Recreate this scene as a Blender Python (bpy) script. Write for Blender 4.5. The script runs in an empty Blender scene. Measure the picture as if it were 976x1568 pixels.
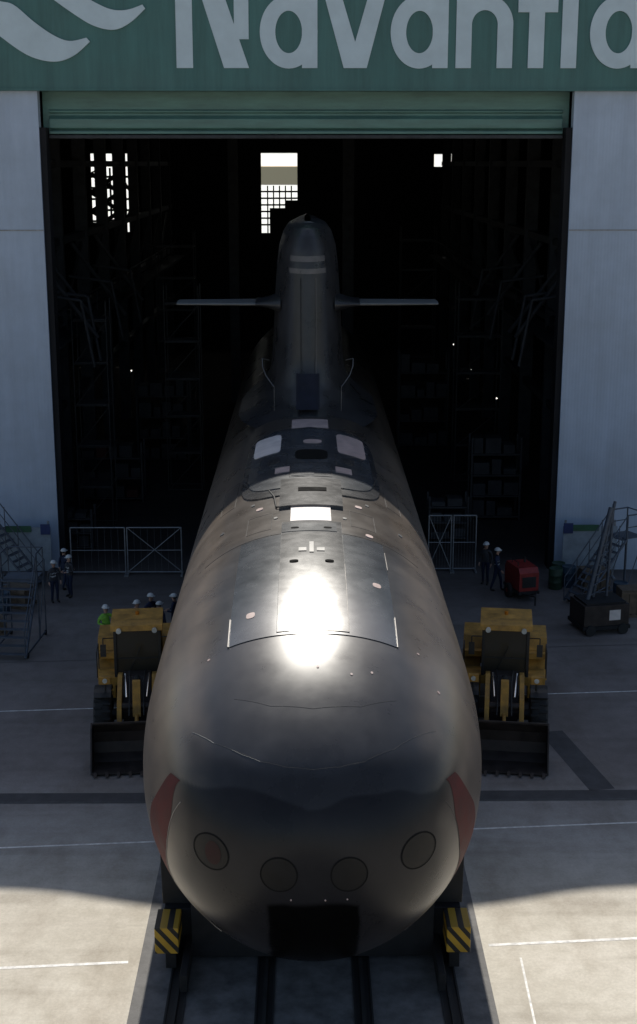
import bpy, bmesh, math, random
from mathutils import Vector, Matrix, Euler
random.seed(4)
R=math.radians
scene=bpy.context.scene
COL=scene.collection

# ------------------------------------------------------------------ materials
def M(name,col,rough=0.6,metal=0.0,var=0.25,scale=3.0,bump=0.0,bscale=40,spec=0.5,stretch=(1,1,1),emis=None,vcol=False,rvar=0.1,coat=0.0):
    m=bpy.data.materials.new(name); m.use_nodes=True
    nt=m.node_tree; N=nt.nodes; L=nt.links
    b=N['Principled BSDF']
    b.inputs['Roughness'].default_value=rough; b.inputs['Metallic'].default_value=metal
    b.inputs['Specular IOR Level'].default_value=spec
    b.inputs['Coat Weight'].default_value=coat
    tc=N.new('ShaderNodeTexCoord'); mp=N.new('ShaderNodeMapping'); mp.inputs['Scale'].default_value=stretch
    L.new(tc.outputs['Object'],mp.inputs['Vector'])
    nz=N.new('ShaderNodeTexNoise'); nz.inputs['Scale'].default_value=scale; nz.inputs['Detail'].default_value=8; nz.inputs['Roughness'].default_value=0.62
    L.new(mp.outputs['Vector'],nz.inputs['Vector'])
    mr=N.new('ShaderNodeMapRange'); mr.inputs['From Min'].default_value=0.3; mr.inputs['From Max'].default_value=0.7
    mr.inputs['To Min'].default_value=1-var; mr.inputs['To Max'].default_value=1+var
    L.new(nz.outputs['Fac'],mr.inputs['Value'])
    vm=N.new('ShaderNodeVectorMath'); vm.operation='SCALE'
    if vcol:
        at=N.new('ShaderNodeAttribute'); at.attribute_name='Col'
        L.new(at.outputs['Color'],vm.inputs[0]); L.new(at.outputs['Alpha'],b.inputs['Specular IOR Level'])
    else:
        vm.inputs[0].default_value=col
    L.new(mr.outputs['Result'],vm.inputs['Scale'])
    L.new(vm.outputs['Vector'],b.inputs['Base Color'])
    if rvar:
        r2=N.new('ShaderNodeMapRange'); r2.inputs['From Min'].default_value=0.3; r2.inputs['From Max'].default_value=0.7
        r2.inputs['To Min'].default_value=max(0.02,rough-rvar); r2.inputs['To Max'].default_value=min(1,rough+rvar)
        L.new(nz.outputs['Fac'],r2.inputs['Value']); L.new(r2.outputs['Result'],b.inputs['Roughness'])
    if bump:
        n2=N.new('ShaderNodeTexNoise'); n2.inputs['Scale'].default_value=bscale; n2.inputs['Detail'].default_value=5
        L.new(mp.outputs['Vector'],n2.inputs['Vector'])
        bp=N.new('ShaderNodeBump'); bp.inputs['Strength'].default_value=bump; bp.inputs['Distance'].default_value=0.02
        L.new(n2.outputs['Fac'],bp.inputs['Height']); L.new(bp.outputs['Normal'],b.inputs['Normal'])
    if emis:
        b.inputs['Emission Color'].default_value=(*emis[0],1); b.inputs['Emission Strength'].default_value=emis[1]
    return m

# ------------------------------------------------------------------ mesh builder
class MB:
    def __init__(s): s.v=[];s.f=[];s.mi=[];s.mats=[];s.sm=[]
    def m(s,mat):
        if mat not in s.mats: s.mats.append(mat)
        return s.mats.index(mat)
    def add(s,vs,fs,mat,smooth=False):
        o=len(s.v); s.v+= [Vector(v) for v in vs]; k=s.m(mat)
        for f in fs: s.f.append([i+o for i in f]); s.mi.append(k); s.sm.append(smooth)
    def box(s,c,sz,mat,rot=(0,0,0)):
        e=Euler(rot).to_matrix(); c=Vector(c)
        vs=[c+e@Vector((x*sz[0]/2,y*sz[1]/2,z*sz[2]/2)) for x in(-1,1) for y in(-1,1) for z in(-1,1)]
        s.add(vs,[(0,1,3,2),(4,6,7,5),(0,4,5,1),(2,3,7,6),(0,2,6,4),(1,5,7,3)],mat)
    def bb(s,x0,x1,y0,y1,z0,z1,mat):
        s.box(((x0+x1)/2,(y0+y1)/2,(z0+z1)/2),(x1-x0,y1-y0,z1-z0),mat)
    def cyl(s,p,q,r1,mat,r2=None,seg=12,smooth=True):
        p=Vector(p);q=Vector(q); r2=r1 if r2 is None else r2
        d=(q-p).normalized(); a=d.orthogonal().normalized(); b=d.cross(a)
        vs=[];
        for c,r in((p,r1),(q,r2)):
            for i in range(seg):
                t=2*math.pi*i/seg; vs.append(c+(a*math.cos(t)+b*math.sin(t))*r)
        s.add(vs,[(i,(i+1)%seg,seg+(i+1)%seg,seg+i) for i in range(seg)],mat,smooth)
        s.add(vs,[tuple(range(seg))[::-1],tuple(range(seg,2*seg))],mat)
    def tube(s,pts,r,mat,seg=6):
        for a,b in zip(pts[:-1],pts[1:]): s.cyl(a,b,r,mat,seg=seg)
    def prism(s,prof,x0,x1,mat):   # profile in (y,z), extruded along x
        n=len(prof); vs=[(x0,a,b) for a,b in prof]+[(x1,a,b) for a,b in prof]
        s.add(vs,[(i,(i+1)%n,n+(i+1)%n,n+i) for i in range(n)]+[tuple(range(n))[::-1],tuple(range(n,2*n))],mat)
    def prism_y(s,prof,y0,y1,mat):   # profile in (x,z)
        n=len(prof); vs=[(a,y0,b) for a,b in prof]+[(a,y1,b) for a,b in prof]
        s.add(vs,[(i,(i+1)%n,n+(i+1)%n,n+i) for i in range(n)]+[tuple(range(n))[::-1],tuple(range(n,2*n))],mat)
    def revolve(s,prof,c,axis,mat,seg=28):  # prof (a along axis, r)
        c=Vector(c); d=Vector(axis).normalized(); a=d.orthogonal().normalized(); b=d.cross(a); n=len(prof); vs=[]
        for i in range(seg):
            t=2*math.pi*i/seg
            for h,r in prof: vs.append(c+d*h+(a*math.cos(t)+b*math.sin(t))*r)
        s.add(vs,[(i*n+j,((i+1)%seg)*n+j,((i+1)%seg)*n+j+1,i*n+j+1) for i in range(seg) for j in range(n-1)],mat,True)
    def sphere(s,c,r,mat,sc=(1,1,1),seg=14,rings=9,zmin=-1):
        vs=[];c=Vector(c)
        for j in range(rings+1):
            ph=-math.pi/2+math.pi*j/rings
            for i in range(seg):
                t=2*math.pi*i/seg
                vs.append(c+Vector((math.cos(ph)*math.cos(t)*r*sc[0],math.cos(ph)*math.sin(t)*r*sc[1],max(math.sin(ph),zmin)*r*sc[2])))
        s.add(vs,[(j*seg+i,j*seg+(i+1)%seg,(j+1)*seg+(i+1)%seg,(j+1)*seg+i) for j in range(rings) for i in range(seg)],mat,True)
    def grid(s,fn,nu,nv,mat,smooth=True):
        vs=[fn(i/nu,j/nv) for i in range(nu+1) for j in range(nv+1)]
        s.add(vs,[(i*(nv+1)+j,(i+1)*(nv+1)+j,(i+1)*(nv+1)+j+1,i*(nv+1)+j+1) for i in range(nu) for j in range(nv)],mat,smooth)
    def obj(s,name,loc=(0,0,0),rot=(0,0,0),parent=None,bevel=0,fixn=True):
        me=bpy.data.meshes.new(name); me.from_pydata([tuple(v) for v in s.v],[],s.f)
        for m in s.mats: me.materials.append(m)
        me.polygons.foreach_set('material_index',s.mi); me.polygons.foreach_set('use_smooth',s.sm); me.update()
        if fixn:
            bm=bmesh.new(); bm.from_mesh(me); bmesh.ops.recalc_face_normals(bm,faces=bm.faces); bm.to_mesh(me); bm.free()
        o=bpy.data.objects.new(name,me); o.location=loc; o.rotation_euler=rot; COL.objects.link(o)
        if parent: o.parent=parent
        if bevel:
            b=o.modifiers.new('b','BEVEL'); b.width=bevel; b.segments=2; b.limit_method='ANGLE'; b.angle_limit=R(50)
        return o
def empty(name,loc=(0,0,0),rot=(0,0,0)):
    o=bpy.data.objects.new(name,None); o.location=loc; o.rotation_euler=rot; COL.objects.link(o); return o
def sstep(a,b,x):
    t=min(1,max(0,(x-a)/(b-a))); return t*t*(3-2*t)

# ------------------------------------------------------------------ camera / light / sky
CAMH=17.2
cam=bpy.data.cameras.new('camera'); co=bpy.data.objects.new('camera',cam); COL.objects.link(co)
cam.sensor_fit='VERTICAL'; cam.sensor_height=24; cam.lens=31.94; cam.clip_end=5000
co.location=(0,0,CAMH); co.rotation_euler=(R(90-14.35),0,R(-0.49)); scene.camera=co
SUN=43
w=bpy.data.worlds.new('World'); scene.world=w; w.use_nodes=True
wn=w.node_tree; bg=wn.nodes['Background']; sky=wn.nodes.new('ShaderNodeTexSky'); sky.sky_type='NISHITA'
sky.sun_disc=False; sky.sun_elevation=R(SUN); sky.sun_rotation=0.0; sky.air_density=1.0; sky.dust_density=1.5
wn.links.new(sky.outputs[0],bg.inputs[0]); bg.inputs[1].default_value=0.105
sl=bpy.data.lights.new('sun','SUN'); sl.energy=5.0; sl.angle=R(0.5); sl.color=(1,0.95,0.86)
so=bpy.data.objects.new('sun',sl); so.rotation_euler=(R(-(90-SUN)),0,R(0.6)); COL.objects.link(so)
scene.view_settings.view_transform='Standard'; scene.view_settings.look='None'; scene.view_settings.exposure=0

# ------------------------------------------------------------------ ground
def ground_mat():
    m=bpy.data.materials.new('concrete_apron'); m.use_nodes=True; nt=m.node_tree; N=nt.nodes; L=nt.links; b=N['Principled BSDF']
    tc=N.new('ShaderNodeTexCoord')
    def noise(sc,det=8,ro=0.6,st=None,loc=(0,0,0)):
        n=N.new('ShaderNodeTexNoise'); n.inputs['Scale'].default_value=sc; n.inputs['Detail'].default_value=det; n.inputs['Roughness'].default_value=ro
        mp=N.new('ShaderNodeMapping'); mp.inputs['Scale'].default_value=st or (1,1,1); mp.inputs['Location'].default_value=loc
        L.new(tc.outputs['Object'],mp.inputs['Vector']); L.new(mp.outputs['Vector'],n.inputs['Vector'])
        return n.outputs['Fac']
    def ramp(f,p):
        r=N.new('ShaderNodeValToRGB'); L.new(f,r.inputs['Fac']); e=r.color_ramp.elements
        e[0].position=p[0][0]; e[0].color=(*p[0][1],1); e[1].position=p[-1][0]; e[1].color=(*p[-1][1],1)
        for q in p[1:-1]:
            k=e.new(q[0]); k.color=(*q[1],1)
        return r.outputs['Color']
    def mul(a,c,fac=1):
        x=N.new('ShaderNodeMix'); x.data_type='RGBA'; x.blend_type='MULTIPLY'; x.inputs[0].default_value=fac
        L.new(a,x.inputs[6]); L.new(c,x.inputs[7]); return x.outputs[2]
    c=ramp(noise(0.16,6,0.55),[(0.34,(0.52,0.475,0.40)),(0.5,(0.61,0.565,0.48)),(0.68,(0.68,0.63,0.545))])
    c=mul(c,ramp(noise(1.6,9,0.7),[(0.35,(0.83,0.82,0.80)),(0.6,(1,1,1))]))
    c=mul(c,ramp(noise(14,6,0.8),[(0.3,(0.84,0.84,0.84)),(0.62,(1.03,1.03,1.03))]))
    c=mul(c,ramp(noise(0.5,6,0.65,(1,0.4,1),(31,17,0)),[(0.30,(0.76,0.73,0.70)),(0.5,(1,1,1))]))
    c=mul(c,ramp(noise(0.9,4,0.5,(0.12,1.4,1),(3,7,0)),[(0.36,(0.86,0.85,0.84)),(0.5,(1,1,1))]))
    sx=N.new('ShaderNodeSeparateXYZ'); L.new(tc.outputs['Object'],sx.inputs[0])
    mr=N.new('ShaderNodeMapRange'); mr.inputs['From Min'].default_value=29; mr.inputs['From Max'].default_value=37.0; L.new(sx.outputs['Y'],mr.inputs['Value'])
    r=ramp(mr.outputs[0],[(0,(1,1,1)),(0.45,(0.68,0.69,0.74)),(1,(0.41,0.38,0.41))])  # shaded ground painted darker, from the hangar's shadow edge inward
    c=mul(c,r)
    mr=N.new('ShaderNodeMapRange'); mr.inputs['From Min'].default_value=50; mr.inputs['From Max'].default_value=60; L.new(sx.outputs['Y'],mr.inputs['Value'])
    r=ramp(mr.outputs[0],[(0,(1,1,1)),(1,(0.18,0.18,0.19))])  # painted darker again toward the hangar's dark interior
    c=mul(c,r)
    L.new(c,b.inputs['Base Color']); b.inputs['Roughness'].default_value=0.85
    bp=N.new('ShaderNodeBump'); bp.inputs['Strength'].default_value=0.35; bp.inputs['Distance'].default_value=0.02
    L.new(noise(25,8,0.75),bp.inputs['Height']); L.new(bp.outputs['Normal'],b.inputs['Normal'])
    return m
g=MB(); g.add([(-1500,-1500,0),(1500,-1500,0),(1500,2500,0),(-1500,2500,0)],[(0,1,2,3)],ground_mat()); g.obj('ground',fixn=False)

m_paint=M('worn_white_paint',(0.76,0.74,0.70),0.8,var=0.35,scale=5)
m_joint=M('dark_joint',(0.09,0.088,0.085),0.9,var=0.4,scale=4)
m_asph=M('patched_asphalt',(0.075,0.07,0.07),0.9,var=0.35,scale=2,bump=0.4)
m_steel=M('rail_steel',(0.10,0.095,0.09),0.45,0.8,var=0.4,scale=6)
def strip(mb,p,q,wd,z,mat,n=1):
    p=Vector((*p,z));q=Vector((*q,z)); d=(q-p).normalized(); o=Vector((-d.y,d.x,0))*wd/2
    mb.add([p-o,q-o,q+o,p+o],[(0,1,2,3)],mat)
jl=MB()
for d0,wd,z in ((27.2,0.10,0.004),(32.75,0.07,0.004),(42.0,0.06,0.004),(20.5,0.08,0.004),(14,0.08,0.004)):
    for xa,xb in ((-60,-4.0),(4.1,60)):
        strip(jl,(xa,d0+0.075*xa),(xb,d0+0.075*xb),wd,z,m_paint)
jl.obj('painted_ground_lines',fixn=False)
jd=MB()
strip(jd,(-60,35.0),(-3.3,35.0),0.62,0.004,m_asph); strip(jd,(3.3,35.05),(60,35.3),0.62,0.004,m_asph)
strip(jd,(-60,34.72),(-3.3,34.72),0.12,0.008,m_joint); strip(jd,(3.3,34.77),(60,35.02),0.12,0.008,m_joint)
strip(jd,(7.6,39.5),(8.35,35.4),0.75,0.004,m_asph)
strip(jd,(4.3,12.0),(4.75,27.0),0.05,0.004,m_paint)
for yy in (46.5,):
    strip(jd,(-60,yy-4.5),(-4.2,yy-.3),0.03,0.012,m_joint); strip(jd,(4.3,yy+.3),(60,yy+4.5),0.03,0.012,m_joint)
jd.obj('trench_drain_and_paving_joints',fixn=False)
rl=MB(); m_slot=M('rail_slot',(0.022,0.021,0.02),0.8,var=0.4)
m_bed=M('track_bed',(0.15,0.145,0.14),0.85,var=0.45,scale=2,bump=0.4)
rl.add([(-3.75,-5,0.004),(3.95,-5,0.004),(3.95,120,0.004),(-3.75,120,0.004)],[(0,1,2,3)],m_bed)
for x in (-2.8,3.02,-0.92,1.16):
    strip(rl,(x,-5),(x,120),0.38,0.008,m_slot)
    rl.bb(x-0.04,x+0.04,-5,120,0.01,0.06,m_slot)
    rl.bb(x-0.20,x-0.16,-5,120,0.009,0.03,m_slot); rl.bb(x+0.16,x+0.20,-5,120,0.009,0.03,m_slot)
rl.obj('slipway_rails',fixn=False)

# ------------------------------------------------------------------ hangar
DY=57.0
def fx(px): return (px-470)/38.35
def fz(py): return 20.1+(135-py)/40.6
def panel_mat(name,col,freq=5.0,var=0.12,drip=0.25,depth=0.03,bs=0.5):
    m=M(name,col,0.55,var=var,scale=0.5)
    nt=m.node_tree;N=nt.nodes;L=nt.links;b=N['Principled BSDF']
    tc=N.new('ShaderNodeTexCoord'); wv=N.new('ShaderNodeTexWave'); wv.bands_direction='X'; wv.inputs['Scale'].default_value=freq/3.0
    L.new(tc.outputs['Object'],wv.inputs['Vector'])
    bp=N.new('ShaderNodeBump'); bp.inputs['Strength'].default_value=bs; bp.inputs['Distance'].default_value=depth
    L.new(wv.outputs['Fac'],bp.inputs['Height']); L.new(bp.outputs['Normal'],b.inputs['Normal'])
    mp=N.new('ShaderNodeMapping'); mp.inputs['Scale'].default_value=(1.6,1,0.12); L.new(tc.outputs['Object'],mp.inputs['Vector'])
    n=N.new('ShaderNodeTexNoise'); n.inputs['Scale'].default_value=1.0; n.inputs['Detail'].default_value=8; n.inputs['Roughness'].default_value=0.7
    L.new(mp.outputs[0],n.inputs['Vector'])
    r=N.new('ShaderNodeMapRange'); r.inputs['From Min'].default_value=0.35;r.inputs['From Max'].default_value=0.7;r.inputs['To Min'].default_value=1-drip;r.inputs['To Max'].default_value=1+drip*0.6
    L.new(n.outputs['Fac'],r.inputs['Value'])
    src=b.inputs['Base Color'].links[0].from_socket
    v=N.new('ShaderNodeVectorMath'); v.operation='SCALE'; L.new(src,v.inputs[0]); L.new(r.outputs[0],v.inputs['Scale']); L.new(v.outputs[0],b.inputs['Base Color'])
    return m
m_wall=panel_mat('wall_cladding',(0.39,0.46,0.565),freq=7,drip=0.09,bs=0.10,depth=0.02)
m_green=panel_mat('green_fascia_paint',(0.058,0.155,0.145),freq=2,drip=0.24,depth=0.004)
m_shut=M('green_shutter',(0.095,0.20,0.175),0.45,var=0.25,scale=1.2,stretch=(0.5,1,3))
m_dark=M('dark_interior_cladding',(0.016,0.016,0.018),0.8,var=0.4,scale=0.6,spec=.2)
m_letter=M('sign_letter_grey',(0.50,0.60,0.65),0.5,var=0.08,scale=1)
m_col=M('dark_column_steel',(0.042,0.044,0.048),0.7,var=0.4,scale=2,spec=.3)
m_seam=M('cladding_seam',(0.28,0.28,0.28),0.6)
hang=empty('shipyard_hangar')
HW=24.0; HB=130.0; DW=10.76
wl=MB()
for s in(-1,1):
    a,b=(DW,HW) if s>0 else(-HW,-DW)
    wl.bb(a,b,DY,DY+0.5,0.0,20.1,m_wall)
    wl.bb(a+(0.004 if s>0 else 0),b-(0.004 if s<0 else 0),DY-0.03,DY-0.002,14.52,14.57,m_seam)
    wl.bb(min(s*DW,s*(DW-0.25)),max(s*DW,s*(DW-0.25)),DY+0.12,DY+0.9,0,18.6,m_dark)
wl.obj('front_wall',parent=hang)
fa=MB(); prf=[(-HW,20.1),(HW,20.1)]
xs=[HW-i*HW/60 for i in range(0,121)]
prf+=[(x,24.9+1.05*math.exp(-(abs(x)/5.6)**4)) for x in xs]
fa.prism_y(prf,DY-0.22,DY+0.4,m_green); fa.obj('fascia',parent=hang)
tr=MB(); tr.bb(-HW,HW,DY-0.28,DY+0.3,20.0,20.097,m_green); tr.obj('fascia_drip_edge',parent=hang)
sh=MB()
sh.bb(-DW+.02,DW-.02,DY+0.9,DY+1.5,18.45,20.4,m_shut)
sh.prism([(DY+0.9,19.15),(DY+0.78,19.22),(DY+0.78,19.28),(DY+0.9,19.33)],-DW+.3,DW-.3,m_shut)
sh.prism([(DY+0.9,18.5),(DY+0.72,18.6),(DY+0.70,18.95),(DY+0.9,19.1)],-DW+.3,DW-.3,m_shut)
sh.bb(-DW+.3,DW-.3,DY+0.62,DY+0.95,18.36,18.47,m_shut)
sh.bb(-DW+.3,DW-.3,DY+0.55,DY+1.2,18.18,18.32,m_col)
sh.obj('roller_shutter',parent=hang,bevel=0.02)
rf=MB()
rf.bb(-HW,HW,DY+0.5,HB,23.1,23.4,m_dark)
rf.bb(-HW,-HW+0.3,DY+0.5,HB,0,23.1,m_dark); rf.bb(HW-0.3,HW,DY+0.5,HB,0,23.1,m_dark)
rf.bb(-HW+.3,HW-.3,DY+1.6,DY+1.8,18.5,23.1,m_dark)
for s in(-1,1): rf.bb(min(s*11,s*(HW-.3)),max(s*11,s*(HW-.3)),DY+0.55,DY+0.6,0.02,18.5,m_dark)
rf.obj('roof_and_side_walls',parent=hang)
holes=[(-19.9,-18.9,11.2,18.1),(-18.7,-17.3,11.2,18.1),(-16.7,-16.0,11.0,18.1),(-4.2,-0.85,10.9,18.15),(11.8,12.55,16.9,18.05),(12.9,13.4,17.3,18.1),(13.7,13.9,17.9,18.1)]
X=sorted({-HW+.3,HW-.3,*[h[0] for h in holes],*[h[1] for h in holes]}); Z=sorted({0.0,23.1,*[h[2] for h in holes],*[h[3] for h in holes]})
bw=MB()
for i in range(len(X)-1):
    for j in range(len(Z)-1):
        cx=(X[i]+X[i+1])/2; cz=(Z[j]+Z[j+1])/2
        if any(h[0]<cx<h[1] and h[2]<cz<h[3] for h in holes): continue
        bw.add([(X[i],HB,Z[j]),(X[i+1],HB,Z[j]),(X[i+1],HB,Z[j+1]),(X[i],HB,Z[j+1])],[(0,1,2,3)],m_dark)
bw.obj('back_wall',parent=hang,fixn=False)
mt=bpy.data.materials.new('frosted_window_panel'); mt.use_nodes=True; nt=mt.node_tree; nt.nodes.remove(nt.nodes['Principled BSDF'])
t=nt.nodes.new('ShaderNodeBsdfTranslucent'); t.inputs[0].default_value=(0.9,0.93,0.92,1); nzz=nt.nodes.new('ShaderNodeTexNoise'); nzz.inputs['Scale'].default_value=0.6
rr=nt.nodes.new('ShaderNodeValToRGB'); rr.color_ramp.elements[0].color=(0.5,0.54,0.52,1); rr.color_ramp.elements[1].color=(0.95,0.97,0.98,1); nt.links.new(nzz.outputs[0],rr.inputs[0]); nt.links.new(rr.outputs[0],t.inputs[0])
nt.links.new(t.outputs[0],nt.nodes['Material Output'].inputs[0])
mt2=mt.copy(); mt2.name='beige_window_panel'; r2=[n for n in mt2.node_tree.nodes if n.type=='VALTORGB'][0]; r2.color_ramp.elements[0].color=(0.08,0.08,0.06,1); r2.color_ramp.elements[1].color=(0.15,0.15,0.12,1)  # darker beige tint for the centre window's middle band
wp=MB()
for h in holes:
    if h[0]==-4.2:
        wp.add([(h[0],HB-.05,16.95),(h[1],HB-.05,16.95),(h[1],HB-.05,h[3]),(h[0],HB-.05,h[3])],[(0,1,2,3)],mt)
        wp.add([(h[0],HB-.05,15.3),(h[1],HB-.05,15.3),(h[1],HB-.05,16.9),(h[0],HB-.05,16.9)],[(0,1,2,3)],mt2)
        wp.add([(h[0],HB-.05,h[2]),(h[1],HB-.05,h[2]),(h[1],HB-.05,15.25),(h[0],HB-.05,15.25)],[(0,1,2,3)],mt)
    else:
        wp.add([(h[0],HB-.05,h[2]),(h[1],HB-.05,h[2]),(h[1],HB-.05,h[3]),(h[0],HB-.05,h[3])],[(0,1,2,3)],mt)
wp.obj('windows',parent=hang,fixn=False)
m_frm=M('window_bar',(0.02,0.02,0.02),.7,spec=.2)
wf=MB()
for z in [11.9,12.9,13.9,14.9,15.9,16.9]:
    wf.bb(-20,-15.9,HB-.6,HB-.5,z,z+(0.2 if z<16 else 0.12),m_frm)
for i,z in enumerate([11.2,12.9,14.6]):
    wf.cyl((-19.9,HB-.4,z),(-17.3,HB-.4,z+1.7),0.2,m_frm); wf.cyl((-17.3,HB-.4,z),(-19.9,HB-.4,z+1.7),0.2,m_frm)
wf.cyl((-19.9,HB-.4,16.3),(-18.2,HB-.4,17.2),0.08,m_frm)
wf.cyl((-16.8,HB-.4,12),(-15.9,HB-.4,14),0.12,m_frm);wf.cyl((-16.8,HB-.4,15.5),(-15.9,HB-.4,14),0.12,m_frm)
wf.bb(-18.6,-17.2,HB-1.2,HB-1,11,12.2,m_frm); wf.bb(-19.9,-19.1,HB-1.2,HB-1,11,11.9,m_frm)
for x in(-19.4,-18.1,-16.35): wf.bb(x-.09,x+.09,HB-.62,HB-.52,11,16.8,m_frm)
for x in(-3.6,-3.05,-2.5,-1.95,-1.4): wf.bb(x-.06,x+.06,HB-.6,HB-.5,10.9,15.2,m_frm)
for z in(14.6,14.0,13.4,12.8,12.2,11.6): wf.bb(-4.3,-0.8,HB-.7,HB-.62,z,z+.15,m_frm)
wf.bb(-3.4,-0.7,HB-1.2,HB-.9,10.4,13.2,m_frm); wf.bb(-1.9,-0.7,HB-1.2,HB-.9,13.2,13.9,m_frm)
wf.obj('window_frames',parent=hang)
st=MB()
for s in(-1,1):
    for y in range(62,130,8):
        x=s*12.6; st.bb(x-.35,x+.35,y-.2,y+.2,0,23.0,m_col)
        st.cyl((x,y,9),(x,y+8,13),0.09,m_col); 
    for z in (5,9.3,13.2,17):
        st.bb(s*12.6-.2,s*12.6+.2,61,129,z,z+.35,m_col)
    for y in range(63,125,5):
        st.cyl((s*11.9,y,9.2),(s*11.9,y,10.3),0.04,m_col); 
    st.cyl((s*11.9,62,10.3),(s*11.9,126,10.3),0.05,m_col)
    st.bb(min(s*11.2,s*12.4),max(s*11.2,s*12.4),62,126,9.0,9.15,m_col)
    for y in(62,64,72,80): st.cyl((s*12.2,y,13.2),(s*9.8,y+2,9.3),0.10,m_col); st.tube([(s*12.4,y,11.5),(s*10.2,y,11.2),(s*9.7,y,8.2)],0.08,m_col)
for y in range(66,128,10):
    st.bb(-23,23,y-.15,y+.15,21.2,21.5,m_col); st.bb(-23,23,y-.15,y+.15,19.3,19.5,m_col)
    for x in range(-22,22,2): st.cyl((x,y,19.4),(x+1,y,21.3),.05,m_col); st.cyl((x+1,y,21.3),(x+2,y,19.4),.05,m_col)
st.bb(-5.6,-4.9,100,100.6,0,19.3,m_col); st.bb(2.6,3.4,100,100.6,0,19.3,m_col)
st.obj('interior_steelwork',parent=hang)

def sign():
    mb=MB(); k=[0]
    yb=DY-0.222
    def poly(pts):
        k[0]+=1; dd=0.03+0.003*k[0]
        mb.prism_y([(fx(a),fz(b)) for a,b in pts],yb-dd,yb,m_letter)
    def ring(cx,cy,rx,ry,wd,a0=0,a1=360,n=48):
        k[0]+=1; dd=0.03+0.003*k[0]; vs=[];fs=[]
        for i in range(n+1):
            t=R(a0+(a1-a0)*i/n); c,s_=math.cos(t),math.sin(t)
            for q in(-wd/2,wd/2):
                x,z=fx(cx+(rx+q)*c),fz(cy-(ry+q)*s_)
                vs+=[(x,yb-dd,z),(x,yb,z)]
        for i in range(n):
            a=i*4;b_=a+4
            fs+=[(a,b_,b_+2,a+2),(a,a+1,b_+1,b_),(a+2,b_+2,b_+3,a+3)]
        mb.add(vs,fs,m_letter)
    def rect(x0,x1,y0,y1): poly([(x0,y1),(x1,y1),(x1,y0),(x0,y0)])
    rect(273,298,-44,104); poly([(345,104),(383,104),(334,-44),(300,-44)]); rect(361,383,-44,60)
    def a_(x): ring(x+43.5,49,32,44,23.5); rect(x+63.5,x+87,-7,104)
    a_(400)
    poly([(527,104),(556,104),(523,-7),(497,-7)]); poly([(533,104),(562,104),(590,-7),(564,-7)])
    a_(598)
    rect(697,720.5,-7,104); ring(740,38,31.3,34,23.5,0,180); rect(759.5,783,38,104)
    rect(807,830.5,-40,104); rect(790,850,-5,19)
    rect(857,880.5,-7,104); rect(857,880.5,-44,-22)
    a_(900)
    def spl(p,n=6):
        out=[]
        for i in range(len(p)-1):
            p0=p[max(0,i-1)];p1=p[i];p2=p[i+1];p3=p[min(len(p)-1,i+2)]
            for j in range(n):
                t=j/n
                out.append(tuple(0.5*((2*p1[c])+(-p0[c]+p2[c])*t+(2*p0[c]-5*p1[c]+4*p2[c]-p3[c])*t*t+(-p0[c]+3*p1[c]-3*p2[c]+p3[c])*t**3) for c in(0,1)))
        return out+[p[-1]]
    poly(spl([(143,64),(120,84),(95,94),(68,92),(40,80),(0,50),(-60,5)])+spl([(-60,-50),(0,-2),(30,8),(60,34),(88,54),(112,63),(138,58)]))
    poly(spl([(228,14),(205,35),(180,46),(150,40),(120,22),(80,-8),(50,-36)])+spl([(95,-48),(120,-16),(148,2),(176,15),(200,16),(224,8)]))
    mb.obj('hangar_name_sign',fixn=True)
sign()

# ------------------------------------------------------------------ submarine
SX=0.10; Y0=22.0; ZC=4.85; RR=3.66; YT=100.0; NT=2.22   # NT: slightly flat-topped casing section
def prof(d,L,n):
    if d>=Y0+L: r=1.0
    else:
        u=(Y0+L-d)/L; u=min(1,max(0,u)); r=(1-u**n)**(1/n)
    if d>76: r*=max(0.0,1-((d-76)/(YT-76))**1.9)
    return RR*max(r,0.001)
def W(d): return prof(d,7.0,2.62)
def ZT(d): return prof(d,10.0,2.4)
def ZB(d): return prof(d,6.2,2.5)*0.965
def S(d,th,off=0.0):
    def p(d,th):
        c=math.cos(th); s=math.sin(th)
        if c>0: return Vector((W(d)*math.copysign(abs(s)**(2/NT),s),d,ZC+ZT(d)*c**(2/NT)))
        return Vector((W(d)*s*(1-0.05*c*c),d,ZC+ZB(d)*c))
    q=p(d,th)
    if off:
        a=p(d+0.02,th)-p(d-0.02,th) if d>Y0+.03 else p(d+0.03,th)-p(d,th)
        b=p(d,th+0.01)-p(d,th-0.01); n=b.cross(a)
        n.normalize()
        if n.dot(Vector((math.sin(th),-0.3,math.cos(th))))<0: n=-n
        q=q+n*off
    q.x+=SX; return q
def top(x,d,off=0.0): 
    r=max(-1,min(1,x/W(d))); return S(d,math.copysign(math.asin(abs(r)**(NT/2)),r),off)
def front(x,z,off=0.0):
    a,b=Y0+0.0001,Y0+9
    e=NT if z>ZC else 2
    for _ in range(40):
        m_=(a+b)/2; dz=z-ZC; zz=ZT(m_) if dz>0 else ZB(m_)
        if abs(x/W(m_))**e+abs(dz/zz)**e>1: a=m_
        else: b=m_
    d=b; zz=ZT(d) if z>ZC else ZB(d)
    u=abs(x/W(d))**(e/2); v=abs((z-ZC)/zz)**(e/2)
    return S(d,math.atan2(math.copysign(u,x),math.copysign(v,z-ZC)),off)
sub=empty('submarine')
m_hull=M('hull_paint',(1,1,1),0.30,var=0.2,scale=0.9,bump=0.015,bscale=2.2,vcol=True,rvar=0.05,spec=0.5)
m_blk=M('casing_black',(0.032,0.033,0.037),0.265,var=0.35,scale=1.8,bump=0.012,bscale=4,rvar=0.03,spec=1.0)
m_panel=M('casing_grey',(0.044,0.050,0.059),0.265,var=0.3,scale=1.2,bump=0.012,bscale=3,rvar=0.03,spec=1.0)
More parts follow.
